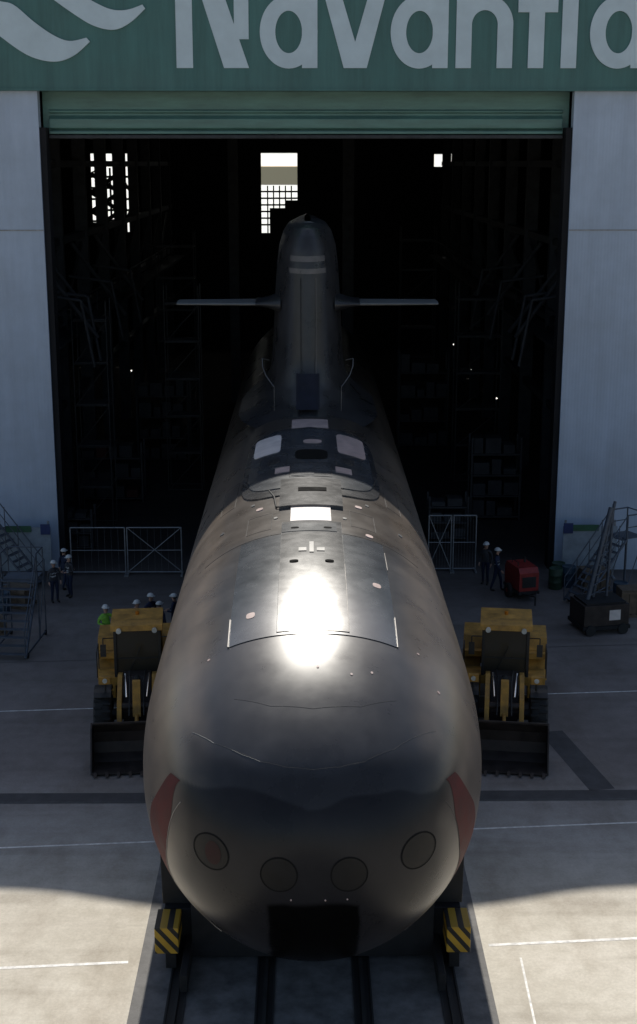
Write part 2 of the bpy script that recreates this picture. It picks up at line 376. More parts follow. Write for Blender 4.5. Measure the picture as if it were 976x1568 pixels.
m_seamd=M('hull_seam',(0.015,0.015,0.015),0.7)
m_seaml=M('bright_edge',(0.27,0.25,0.23),0.45,0.2)
m_red=M('antifouling_red',(0.075,0.015,0.014),0.6,var=0.35,scale=2,spec=.25)
m_pale=M('primer_patch',(0.44,0.33,0.30),0.5,var=0.25,scale=3)
m_white=M('white_patch',(0.68,0.61,0.57),0.5,var=0.18,scale=3)
m_hole=M('black_opening',(0.004,0.004,0.004),0.95,spec=0.1)
m_grey=M('fitting_grey',(0.12,0.12,0.12),0.45,0.3)
m_tube=M('tube_shutter_black',(0.009,0.0085,0.0085),0.5,var=.3,spec=.25)
m_ring=M('tube_rim',(0.007,0.007,0.007),0.8,var=.3,spec=.15)
nu,nv=340,256
ds=[Y0+10*(i/210)**1.8 for i in range(211)]+[32+ (YT-32)*i/(nu-210) for i in range(1,nu-210+1)]
vs=[];cols=[]
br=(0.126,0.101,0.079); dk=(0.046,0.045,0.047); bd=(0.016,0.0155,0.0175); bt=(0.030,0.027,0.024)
import mathutils.noise as mn
def notch_shade(x,z,n3): return sstep(0.86,0.78,abs(x)+n3*.10)*sstep(4.32,4.20,z+n3*.10+0.25*max(0,abs(x)-.55))  # bow recess darkness painted on as black; the hull is not cut
for d in ds:
    for j in range(nv):
        th=-math.pi+2*math.pi*j/nv; q=S(d,th); vs.append(q)
        x=abs(q.x-SX); nn=mn.noise(Vector((q.x*.6,q.y*.5,q.z*.6)))*0.5
        n3=mn.noise(Vector((q.x*1.5+7,q.y*1.2,q.z*1.5)))*0.5
        sp_=0.5
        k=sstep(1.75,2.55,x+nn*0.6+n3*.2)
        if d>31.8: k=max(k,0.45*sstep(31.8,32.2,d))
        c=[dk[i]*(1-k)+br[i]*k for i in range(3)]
        band=1+0.16*mn.noise(Vector((3.3,d*.75,0)))+0.10*mn.noise(Vector((8.1,d*2.1,q.z*.3)))+0.10*mn.noise(Vector((q.x*5,d*.35,q.z*5)))
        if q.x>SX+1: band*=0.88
        c=[v*band for v in c]
        ka=sstep(43,50,d); c=[v*(1-.62*ka) for v in c]; sp_-=.25*ka  # shade on the aft hull painted into the colour, specular lowered too
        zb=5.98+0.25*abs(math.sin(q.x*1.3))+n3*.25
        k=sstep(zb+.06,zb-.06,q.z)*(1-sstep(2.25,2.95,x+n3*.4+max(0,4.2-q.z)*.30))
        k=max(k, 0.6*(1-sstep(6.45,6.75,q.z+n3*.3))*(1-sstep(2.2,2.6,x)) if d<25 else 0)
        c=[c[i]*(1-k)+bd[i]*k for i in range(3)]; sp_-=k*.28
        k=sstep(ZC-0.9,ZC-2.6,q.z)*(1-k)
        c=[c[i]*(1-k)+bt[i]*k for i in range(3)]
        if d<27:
            k=notch_shade(q.x-SX,q.z,n3); c=[c[i]*(1-k)+.003*k for i in range(3)]; sp_*=1-.9*k
        cols.append((*c,max(0,sp_)))
n=len(ds); fs=[(i*nv+j,i*nv+(j+1)%nv,(i+1)*nv+(j+1)%nv,(i+1)*nv+j) for i in range(n-1) for j in range(nv)]
fs+=[tuple(range(nv))[::-1],tuple(range((n-1)*nv,n*nv))]
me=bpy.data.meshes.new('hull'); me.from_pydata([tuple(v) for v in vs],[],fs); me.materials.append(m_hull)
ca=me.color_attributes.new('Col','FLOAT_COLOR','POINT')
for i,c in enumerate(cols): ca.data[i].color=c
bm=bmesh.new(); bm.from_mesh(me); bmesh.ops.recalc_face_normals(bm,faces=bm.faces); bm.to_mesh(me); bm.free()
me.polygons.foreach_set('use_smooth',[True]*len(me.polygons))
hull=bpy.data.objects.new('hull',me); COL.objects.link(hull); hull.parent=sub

def patch(mb,x0,x1,d0,d1,off,mat,rc=0.0,nx=14,ny=10):
    cx,cy,hx,hy=(x0+x1)/2,(d0+d1)/2,(x1-x0)/2,(d1-d0)/2
    if rc:
        vs=[top(cx,cy,off)]; nr,na=8,40
        def P(a,q=1): 
            t=2*math.pi*a/na; c,s=math.cos(t),math.sin(t)
            return cx+hx*q*math.copysign(abs(c)**(2/rc),c), cy+hy*q*math.copysign(abs(s)**(2/rc),s)
        for r in range(1,nr+1):
            for a in range(na): vs.append(top(*P(a,r/nr),off))
        fs=[(0,1+a,1+(a+1)%na) for a in range(na)]+[(1+r*na+a,1+(r+1)*na+a,1+(r+1)*na+(a+1)%na,1+r*na+(a+1)%na) for r in range(nr-1) for a in range(na)]
        mb.add(vs,fs,mat,True)
        rim=vs[-na:]+[top(*P(a),-0.01) for a in range(na)]
        mb.add(rim,[(a,na+a,na+(a+1)%na,(a+1)%na) for a in range(na)],mat,False)
        return
    mb.grid(lambda u,v: top(x0+(x1-x0)*u,d0+(d1-d0)*v,off),nx,ny,mat)
    for (a,b) in (((x0,d0),(x1,d0)),((x1,d0),(x1,d1)),((x1,d1),(x0,d1)),((x0,d1),(x0,d0))):
        mb.grid(lambda u,v,a=a,b=b: top(a[0]+(b[0]-a[0])*u,a[1]+(b[1]-a[1])*u,off if v<.5 else -0.01),nx,1,mat)
def line(mb,pts,r,mat,off=0.0,n=10):
    P=[]
    for a,b in zip(pts[:-1],pts[1:]):
        for i in range(n): t=i/n; P.append(top(a[0]+(b[0]-a[0])*t,a[1]+(b[1]-a[1])*t,off))
    P.append(top(*pts[-1],off)); mb.tube(P,r,mat,5)
cs=MB()
patch(cs,-1.70,1.72,26.0,31.9,0.016,m_panel,nx=48,ny=48)
patch(cs,-0.72,0.74,26.1,33.0,0.030,m_blk,nx=24,ny=48)
patch(cs,-1.98,1.98,35.9,45.4,0.045,m_blk,rc=5)
patch(cs,-1.80,1.80,36.6,44.9,0.075,m_panel,rc=5)
patch(cs,-0.82,0.82,34.4,37.5,0.10,m_blk,nx=14,ny=8)
cs.obj('casing_panels',parent=sub,fixn=True)
dt=MB()
patch(dt,-0.62,0.62,45.5,47.0,0.03,m_pale)
patch(dt,-1.74,-0.92,41.5,44.3,0.09,m_white,rc=8); patch(dt,0.84,1.70,41.3,44.3,0.09,m_pale,rc=8)
patch(dt,-0.46,0.52,40.1,41.5,0.09,m_hole,rc=4); patch(dt,-0.22,0.36,42.5,43.1,0.09,m_pale,rc=2.5)
patch(dt,-1.02,-0.6,38.5,39.2,0.09,m_pale); patch(dt,0.72,1.18,38.5,39.2,0.09,m_pale)
patch(dt,-0.34,0.42,35.9,36.3,0.115,m_hole)
patch(dt,-0.52,0.50,33.0,34.4,0.04,m_white)
patch(dt,-0.72,0.62,32.0,32.75,0.045,m_panel)
for x,d in((-1.35,34.9),(1.25,35.0),(1.42,32.3),(1.42,28.6),(-1.28,27.0)):
    patch(dt,x-.09,x+.09,d-.12,d+.12,0.025,m_pale,rc=3)
for x in(-.40,.40):
    for d in (29.6,32.3): patch(dt,x-.10,x+.10,d-.08,d+.08,0.05,m_hole,rc=2.5)
patch(dt,-.05,.05,30.2,31.0,0.05,m_grey); patch(dt,-.3,-.12,30.3,30.55,0.05,m_grey); patch(dt,.12,.3,30.3,30.55,0.05,m_grey)
# hatch outlines and small fittings on the aft casing
def rectl(x0,x1,d0,d1,off,r=0.008,mat=None): line(dt,[(x0,d0),(x1,d0),(x1,d1),(x0,d1),(x0,d0)],r,mat or m_seamd,off,n=6)
rectl(-1.62,-1.0,32.6,34.2,0.0); rectl(1.0,1.62,32.9,34.4,0.0); rectl(-0.6,0.6,37.8,39.6,0.077); rectl(-1.5,-.7,39.5,41.1,0.077); rectl(.75,1.5,39.5,41.0,0.077)
rectl(-1.1,1.1,47.5,48.6,0.0); rectl(-2.5,-2.1,36.5,39.5,0.0); rectl(2.1,2.5,36.5,39.5,0.0)
patch(dt,-0.55,0.1,37.95,39.3,0.085,m_panel); patch(dt,0.9,1.3,39.8,40.6,0.082,m_blk,rc=3); patch(dt,-1.3,-.9,39.8,40.6,0.082,m_blk,rc=3)
for x,d in((-1.55,35.6),(1.5,35.5),(-.9,33.6),(.85,33.5),(-2.3,34.2),(2.3,34.0),(-1.9,40.2),(1.9,40.3),(-.2,46.2)):
    patch(dt,x-.05,x+.05,d-.09,d+.09,0.02,m_grey,rc=2.5)
line(dt,[(-0.72,26.1),(-0.72,33.0)],0.006,m_grey,0.03); line(dt,[(0.74,26.1),(0.74,29.5)],0.010,m_seaml,0.03); line(dt,[(0.74,29.5),(0.74,33)],0.006,m_grey,0.03)
line(dt,[(-1.70,26.0),(-1.71,27.1)],0.020,m_seaml,0.02); line(dt,[(1.72,26.0),(1.73,27.2)],0.015,m_seaml,0.02); line(dt,[(1.73,29.9),(1.73,31.2)],0.010,m_seaml,0.02)
line(dt,[(-2.6,31.95),(-1.5,32.0),(0,32.02),(1.5,32.0),(2.6,31.95)],0.010,m_seamd,0.0)
line(dt,[(-1.95,38.9),(-1.65,37.6),(-1.2,37.0),(-0.98,35.8),(-0.9,34.6),(-0.55,34.4)],0.022,m_seamd,0.05)
line(dt,[(1.95,39.4),(1.75,38.0),(1.3,37.0),(0.85,36.6)],0.022,m_seamd,0.05)
line(dt,[(-2.30,24.15),(-2.1,23.9),(-1.85,23.6)],0.005,m_grey,0.0)
line(dt,[(-1.5,23.3),(-1.3,23.14),(-0.97,22.94)],0.005,m_grey,0.0)
line(dt,[(-1.85,23.6),(-1.5,23.3),(-0.97,22.94),(-.5,22.78),(0,22.72),(.5,22.78),(.93,22.92),(1.5,23.3),(2.35,24.2)],0.003,m_seamd,0.0)
line(dt,[(-1.5,24.35),(-.8,23.95),(0,23.82),(.9,23.95),(1.6,24.35)],0.004,m_seamd,0.0)
for x,d in((0.1,24.9),(0.75,24.75),(1.15,24.9),(-2.09,25.9),(2.15,26.15),(2.5,25.3)): patch(dt,x-.024,x+.024,d-.03,d+.03,0.01,m_pale,rc=2.5)
dt.obj('casing_details',parent=sub)
tt=MB()
for x,z in((-0.62,4.86),(0.64,4.86),(-1.86,5.07),(1.92,5.05)):
    for r0,r1,o,mt_ in((0,0.315,0.008,m_tube),(0.315,0.34,0.012,m_ring)):
        def f(u,v,x=x,z=z,r0=r0,r1=r1,o=o):
            r=r0+(r1-r0)*v; t=2*math.pi*u; return front(x+r*math.cos(t),z+r*math.sin(t),o)
        tt.grid(f,36,4,mt_)
m_tint=M('red_lead_primer',(0.026,0.010,0.0095),0.6,var=.4,spec=.22)
def f(u,v): 
    t=2*math.pi*u; return front(-1.82+.15*v*math.cos(t),5.07+.22*v*math.sin(t),0.012)
tt.grid(f,24,3,m_tint)
tt.obj('torpedo_tube_shutters',parent=sub,fixn=True)
rd=MB()
def din(a):
    pts=[(60,23.1),(65,23.22),(77,23.38),(88,23.5),(96,23.62),(110,24.0),(122,24.3),(136,24.0),(150,23.0)]
    for (a0,d0),(a1,d1) in zip(pts[:-1],pts[1:]):
        if a<=a1: return d0+(d1-d0)*(a-a0)/(a1-a0)
    return pts[-1][1]
for s in(-1,1):
    def f(u,v,s=s):
        a=63+66*u; wd=(0.35+0.75*sstep(0,.45,u))
        return S(din(a)+.02+0.35*(1-sstep(0,.3,u))+wd*v,s*R(a+2.5*v*(1-u)),0.006)
    rd.grid(f,48,12,m_red)
P=[S(din(a),R(-a),0.004) for a in range(70,142,2)]; rd.tube(P,0.009,m_seaml,5)
P=[S(din(a),R(a),0.004) for a in range(70,142,2)]; rd.tube(P,0.004,m_grey,5)
for x in(-0.42,0.22,0.62): p=front(x,4.36,0.01); rd.sphere(p,0.018,m_pale,seg=8,rings=5)
rd.obj('bow_markings',parent=sub)
# sail
m_sail=M('sail_paint',(0.030,0.030,0.032),0.30,var=0.35,scale=1.0,bump=0.015,bscale=3,rvar=0.06,spec=.4)
SF=49.0
levels=[(8.1,2.6,-2.8,16.5),(8.45,2.0,-1.7,16),(8.8,1.65,-0.9,15.4),(9.3,1.46,-0.3,15),(10.1,1.36,0,14.6),(11.3,1.30,0.15,14.2),(12.5,1.24,0.3,13.8),(13.5,1.17,0.42,13.4),(14.2,1.08,0.55,13),(14.65,0.94,0.75,12.6),(14.92,0.74,1.05,12),(15.05,0.45,1.6,11),(15.1,0.12,2.6,9)]
def sail_pt(lev,t):
    i=min(int(lev),len(levels)-2); f_=lev-i
    a=[levels[i][k]*(1-f_)+levels[i+1][k]*f_ for k in range(4)]
    z,hw,yf,ln=a
    c=math.cos(t); u=(1-c)/2
    wd=hw*(1 if u<0.45 else max(0,1-((u-.45)/.55)**1.8))
    if u<0.28: wd=hw*math.sqrt(max(0,1-(1-u/0.28)**2))
    return Vector((SX-0.07+math.copysign(wd,math.sin(t)),SF+yf+ln*u,z))
sa=MB(); nl=(len(levels)-1)*4
sa.grid(lambda u,v: sail_pt(v*(len(levels)-1),-math.pi+2*math.pi*u),120,nl,m_sail)
def sfront(x,z,off=0.01):
    lo=0
    for i in range(len(levels)-1):
        if levels[i][0]<=z<=levels[i+1][0]: lo=i+(z-levels[i][0])/(levels[i+1][0]-levels[i][0])
    i=min(int(lo),len(levels)-2); f_=lo-i; a=[levels[i][k]*(1-f_)+levels[i+1][k]*f_ for k in range(4)]
    q=min(1,abs(x)/a[1]); u=0.28*(1-math.sqrt(max(0,1-q*q)))
    return Vector((SX-.07+x,SF+a[2]+a[3]*u-off,z))
m_win=M('sail_window_band',(0.11,0.10,0.095),0.35)
for z0,z1,hw in((13.78,13.98,0.62),(13.36,13.54,0.66)):
    sa.grid(lambda u,v,z0=z0,z1=z1,hw=hw: sfront(-hw+2*hw*u,z0+(z1-z0)*v,0.02),14,3,m_win)
sa.tube([sfront(0.3,z,0.015) for z in (9.6,10.5,11.5,12.5,13.2)],0.014,m_win,5)
sa.tube([sfront(-0.25,z,0.015) for z in (9.6,10.5,11.5,12.5,13.2)],0.012,m_seamd,5)
sa.sphere((SX-.07,SF+2.6,14.92),0.35,m_win,(1,1,.6))
sa.obj('sail',parent=sub,fixn=True)
sp=MB(); m_plane=M('plane_grey',(0.14,0.14,0.135),0.45,var=.15)
for s in(-1,1):
    def f(u,v,s=s):
        c=2.1-0.35*u; t=2*math.pi*v; x=SX-.07+s*(0.9+3.98*u)
        return Vector((x,SF+3.0+math.cos(t)*c/2-0.05*u,12.12+0.10*math.sin(t)*(1-0.35*u)*(1-0.3*math.cos(t))))
    sp.grid(f,12,24,m_plane)
    q=[f(1,v/24) for v in range(24)]; sp.add(q,[tuple(range(24))],m_plane)
    def g_(u,v,s=s):
        t=2*math.pi*v; k=(1-u)**2; c=2.1+0.8*k; x=SX-.07+s*(1.0+0.95*u)
        return Vector((x,SF+3.0+math.cos(t)*c/2,12.12+(0.13+0.3*k)*math.sin(t)))
    sp.grid(g_,8,24,m_sail)
sp.obj('sail_planes',parent=sub)
hr=MB()
for s in(-1,1):
    x=SX-.07
    hr.tube([(x+s*1.66,SF+.6,10.3),(x+s*1.64,SF+.3,10.05),(x+s*1.52,SF-.1,9.8),(x+s*1.35,SF-.5,9.62),(x+s*1.2,SF-.9,9.5)],0.02,m_grey,6)
    hr.cyl((x+s*1.2,SF-.9,9.5),(x+s*1.2,SF-.7,8.6),0.012,m_grey); hr.cyl((x+s*1.66,SF+.6,10.3),(x+s*1.4,SF+.9,10.2),0.018,m_grey)
m_blue=M('blue_tarpaulin',(0.016,0.018,0.028),0.8,var=.3,bump=.3,bscale=6,spec=.2)
hr.grid(lambda u,v: sfront(-0.42+0.84*u,8.75+1.1*v,0.10+0.05*math.sin(u*9)+0.3*(1-v)),10,8,m_blue)
hr.obj('sail_handrails',parent=sub)
# cradle
m_cr=M('cradle_steel',(0.018,0.018,0.019),0.75,var=.4,spec=.3)
hz=bpy.data.materials.new('hazard_stripes'); hz.use_nodes=True; nt=hz.node_tree;N=nt.nodes;L=nt.links
tc=N.new('ShaderNodeTexCoord'); mp=N.new('ShaderNodeMapping'); mp.inputs['Rotation'].default_value=(0,R(40),0); mp.inputs['Scale'].default_value=(1.1,0.001,1.1)
wv=N.new('ShaderNodeTexWave'); wv.bands_direction='X'; wv.inputs['Scale'].default_value=1.3; wv.inputs['Distortion'].default_value=0.0
L.new(tc.outputs['Object'],mp.inputs[0]); L.new(mp.outputs[0],wv.inputs[0])
cr_=N.new('ShaderNodeValToRGB'); cr_.color_ramp.interpolation='CONSTANT'; cr_.color_ramp.elements[0].color=(0.02,0.02,0.02,1); cr_.color_ramp.elements[1].color=(0.7,0.42,0.04,1); cr_.color_ramp.elements[1].position=0.42
L.new(wv.outputs['Fac'],cr_.inputs[0]); nz=N.new('ShaderNodeTexNoise'); nz.inputs['Scale'].default_value=6; nz.inputs['Detail'].default_value=6
mx=N.new('ShaderNodeMix'); mx.data_type='RGBA'; mx.blend_type='MULTIPLY'; mx.inputs[0].default_value=0.7; L.new(cr_.outputs[0],mx.inputs[6]); L.new(nz.outputs['Fac'],mx.inputs[7]); L.new(mx.outputs[2],N['Principled BSDF'].inputs['Base Color'])
cd=MB()
for s in(-1,1):
    x=SX+s*3.0
    cd.bb(x-.3,x+.3,27.2,92,0.45,1.15,m_cr)
    for y in [27.0+5.2*i for i in range(13)]:
        cd.bb(x-.42,x+.42,y+.3,y+2.6,0.12,0.44,m_cr)
        for yy in(y+.6,y+1.45,y+2.3): cd.cyl((x-.2,yy,0.32),(x+.2,yy,0.32),0.24,m_steel,seg=16)
        cd.prism_y([(x-s*0.3,1.152),(x+s*0.35,1.152),(x+s*0.38,2.6),(x+s*0.1,2.45),(x-s*0.9,1.6)],y+.4,y+1.0,m_cr)
    for yy,w_,zz in((26.35,0.52,0.55),(27.6,0.42,1.16)):
        cd.bb(SX+s*3.17-w_/2,SX+s*3.17+w_/2,yy,yy+0.8,zz,zz+0.62,hz)
    cd.bb(SX+s*3.1-.12,SX+s*3.1+.12,26.5,28.6,0.1,0.54,m_cr)
    cd.bb(SX+s*2.75-.08,SX+s*2.75+.08,25.6,27.2,0.1,0.5,m_cr)
for y in [27.6+5.2*i for i in range(12)]: cd.bb(SX-2.69,SX+2.69,y,y+.6,0.5,1.0,m_cr)
cd.prism_y([(SX-2.68,.12),(SX+2.68,.12),(SX+2.68,1.5),(SX+1.6,1.15),(SX,1.0),(SX-1.6,1.15),(SX-2.68,1.5)],26.9,27.3,m_cr)  # front saddle plate added to black out the gap under the bow
for y in [28+5.2*i for i in range(12)]: cd.prism_y([(SX-1.4,1.005),(SX+1.4,1.005),(SX+1.3,1.25),(SX,1.1),(SX-1.3,1.25)],y,y+.19,m_cr)
cd.obj('transport_cradle',bevel=0.015)

# ------------------------------------------------------------------ wheel loaders
m_yel=M('loader_yellow',(0.43,0.225,0.04),0.6,var=0.45,scale=2.5)
m_tyre=M('tyre_rubber',(0.02,0.02,0.02),0.85,var=.3,bump=.4,bscale=30)
m_bkt=M('bucket_steel',(0.040,0.030,0.026),0.6,0.3,var=.5,scale=3)
m_glass=M('cab_glass',(0.06,0.05,0.035),0.08,var=0,rvar=0)
m_blkp=M('black_plastic',(0.02,0.02,0.02),0.5)
m_lamp=M('lamp_lens',(0.6,0.6,0.55),0.15)
m_chr=M('cylinder_rod',(0.6,0.6,0.6),0.2,1.0)
m_amb=M('beacon_amber',(0.6,0.2,0.02),.3)
def loader(loc,rz,side=1):
    b=MB()
    b.prism([(0.75,0.95),(3.15,0.85),(3.3,1.25),(3.2,1.95),(2.9,2.1),(0.75,2.22)],-0.72,0.72,m_yel)
    b.prism([(3.0,0.7),(3.45,0.75),(3.5,1.5),(3.2,1.6),(3.0,1.5)],-1.15,1.15,m_yel)
    for z in(1.3,1.45,1.6,1.75): b.bb(-0.735,0.735,1.6,2.7,z,z+.05,m_blkp)
    b.cyl((0.35,1.6,2.1),(0.35,1.6,2.75),0.06,m_blkp); b.cyl((-.3,2.2,2.1),(-.3,2.2,2.45),0.12,m_blkp)
    for s in(-1,1):
        for y in(-1.55,1.65):
            x=s*1.05
            b.revolve([(-.26,.42),(-.28,.60),(-.22,.76),(-.1,.80),(.1,.80),(.22,.76),(.28,.60),(.26,.42)],(x,y,.80),(1,0,0),m_tyre,30)
            b.revolve([(-.2,.05),(-.2,.15),(-.14,.36),(-.24,.43),(.24,.43),(.14,.36),(.2,.15),(.2,.02)],(x,y,.80),(1,0,0),m_yel,24)
            for i in range(22):
                t=2*math.pi*i/22
                for q in(-1,1): b.box((x+q*.13,y+math.cos(t+q*.07)*.80,.80+math.sin(t+q*.07)*.80),(.24,.07,.05),m_tyre,(t-math.pi/2,0,0))
        y=1.65; pts=[(y+math.cos(R(a))*.95,.80+math.sin(R(a))*.95) for a in range(20,165,12)]
        inner=[(y+(p-y)*.95,.8+(q-.8)*.95) for p,q in pts][::-1]
        b.prism(pts+inner,min(s*.78,s*1.36),max(s*.78,s*1.36),m_yel)
        y=-1.55; pts=[(y+math.cos(R(a))*.92,.80+math.sin(R(a))*.92) for a in range(40,125,12)]
        inner=[(y+(p-y)*.955,.8+(q-.8)*.955) for p,q in pts][::-1]
        b.prism(pts+inner,min(s*.78,s*1.3),max(s*.78,s*1.3),m_blkp)
        b.bb(min(s*.745,s*1.3),max(s*.745,s*1.3),0.75,2.5,1.76,1.95,m_yel)
        b.prism([(1.0,1.96),(2.6,1.96),(2.5,2.32),(1.25,2.32)],min(s*.745,s*1.34),max(s*.745,s*1.34),m_yel)
        b.bb(min(s*.745,s*1.28),max(s*.745,s*1.28),-0.1,0.7,0.75,1.45,m_yel)
        b.bb(min(s*.9,s*1.3),max(s*.9,s*1.3),-0.35,-0.12,0.5,0.55,m_blkp); b.bb(min(s*.9,s*1.3),max(s*.9,s*1.3),-0.35,-0.12,0.95,1.0,m_blkp)
        b.tube([(s*1.3,-.1,1.45),(s*1.3,-.1,2.3),(s*1.3,.7,2.3),(s*1.3,.7,1.45)],.02,m_blkp)
    b.bb(-.74,.74,-.55,.85,1.35,1.62,m_yel)
    for x in(-.69,.69):
        for y in(-.5,.1,.8): b.bb(x-.045,x+.045,y-.045,y+.045,1.62,3.2,m_yel if y>0.5 else m_blkp)
    b.bb(-.645,.645,-.50,-.48,1.64,3.18,m_glass); b.bb(-.645,.645,.76,.78,1.9,3.1,m_glass)
    for s in(-1,1): b.bb(s*.69-.01,s*.69+.01,-.44,.04,1.64,3.18,m_glass); b.bb(s*.69-.01,s*.69+.01,.16,.74,1.64,3.18,m_glass)
    b.bb(-.645,.645,-.53,-.505,2.2,2.24,m_blkp)
    b.cyl((-.3,-.52,1.7),(.1,-.52,2.6),.012,m_blkp,seg=5)
    b.prism([(-.78,3.2),(-.72,3.36),(-.4,3.42),(.8,3.42),(.98,3.34),(.98,3.2)],-.8,.8,m_yel)
    for s in(-1,1):
        b.cyl((s*.55,-.84,3.22),(s*.55,-.76,3.22),.08,m_lamp); b.tube([(s*.7,-.5,2.9),(s*1.05,-.65,2.95),(s*1.05,-.65,2.6)],.02,m_blkp); b.bb(s*1.05-.09,s*1.05+.09,-.68,-.64,2.35,2.75,m_blkp)
        b.bb(s*.95-.16,s*.95+.16,-1.95,-1.8,1.93,2.17,m_yel); b.cyl((s*.95,-1.97,2.05),(s*.95,-1.94,2.05),.075,m_lamp); b.cyl((s*.95,-1.85,1.7),(s*.95,-1.85,1.95),.035,m_blkp)
    b.cyl((0,.2,3.42),(0,.2,3.52),.06,m_amb)
    b.prism([(-.35,.8),(-.35,1.45),(-.9,1.95),(-1.35,1.95),(-2.2,1.1),(-2.2,.7)],-.42,.42,m_bkt)
    b.bb(-.25,.25,-.6,.9,.7,1.2,m_blkp)
    b.cyl((-.95,-1.55,.8),(.95,-1.55,.8),.17,m_blkp)
    for s in(-1,1):
        x0,x1=(s*.52-.07,s*.52+.07)
        b.prism([(-.95,1.65),(-1.0,1.95),(-1.35,2.0),(-2.3,1.55),(-3.0,.62),(-3.05,.3),(-2.8,.3),(-2.2,1.05),(-1.5,1.5)],x0,x1,m_yel)
        b.cyl((s*.36,-.9,1.1),(s*.36,-1.6,1.35),.08,m_blkp); b.cyl((s*.36,-1.2,1.97),(s*.30,-2.3,1.62),.035,m_chr)
        b.tube([(s*.25,-1.0,2.0),(s*.2,-1.9,1.95),(s*.22,-2.7,1.2)],.022,m_blkp)
    b.prism([(-1.9,1.75),(-2.05,2.1),(-2.2,2.1),(-2.55,1.1),(-2.4,1.05)],-.12,.12,m_yel)
    b.cyl((0,-1.2,1.85),(0,-1.75,1.98),.09,m_blkp); b.cyl((0,-1.75,1.98),(0,-2.1,2.03),.05,m_chr); b.cyl((0,-2.45,1.15),(0,-3.05,1.0),.06,m_yel)
    b.cyl((-.6,-2.3,1.35),(.6,-2.3,1.35),.1,m_bkt)
    o=[(-4.25,.04),(-3.45,.04),(-3.12,.22),(-3.0,.55),(-3.05,.9),(-3.35,1.28)]
    i_=[(-3.4,1.24),(-3.12,.9),(-3.08,.57),(-3.18,.27),(-3.48,.1),(-4.25,.08)]
    b.prism(o+i_,-1.27,1.27,m_bkt)
    for s in(-1,1):
        x=s*1.29; b.prism([(-4.2,.03),(-3.45,.03),(-3.1,.2),(-2.98,.55),(-3.03,.92),(-3.35,1.3),(-3.55,1.2)],x-.025,x+.025,m_bkt)
    for k in range(8): x=-1.17+k*2.34/7; b.prism([(-4.42,.05),(-4.2,.03),(-4.2,.11)],x-.05,x+.05,m_bkt)
    b.bb(-1.25,1.25,-3.42,-3.36,1.26,1.31,m_bkt)
    b.obj('wheel_loader',loc,(0,0,rz),bevel=0.018)
loader((6.25,40.6,0),R(-8)); loader((-5.35,40.7,0),R(5))

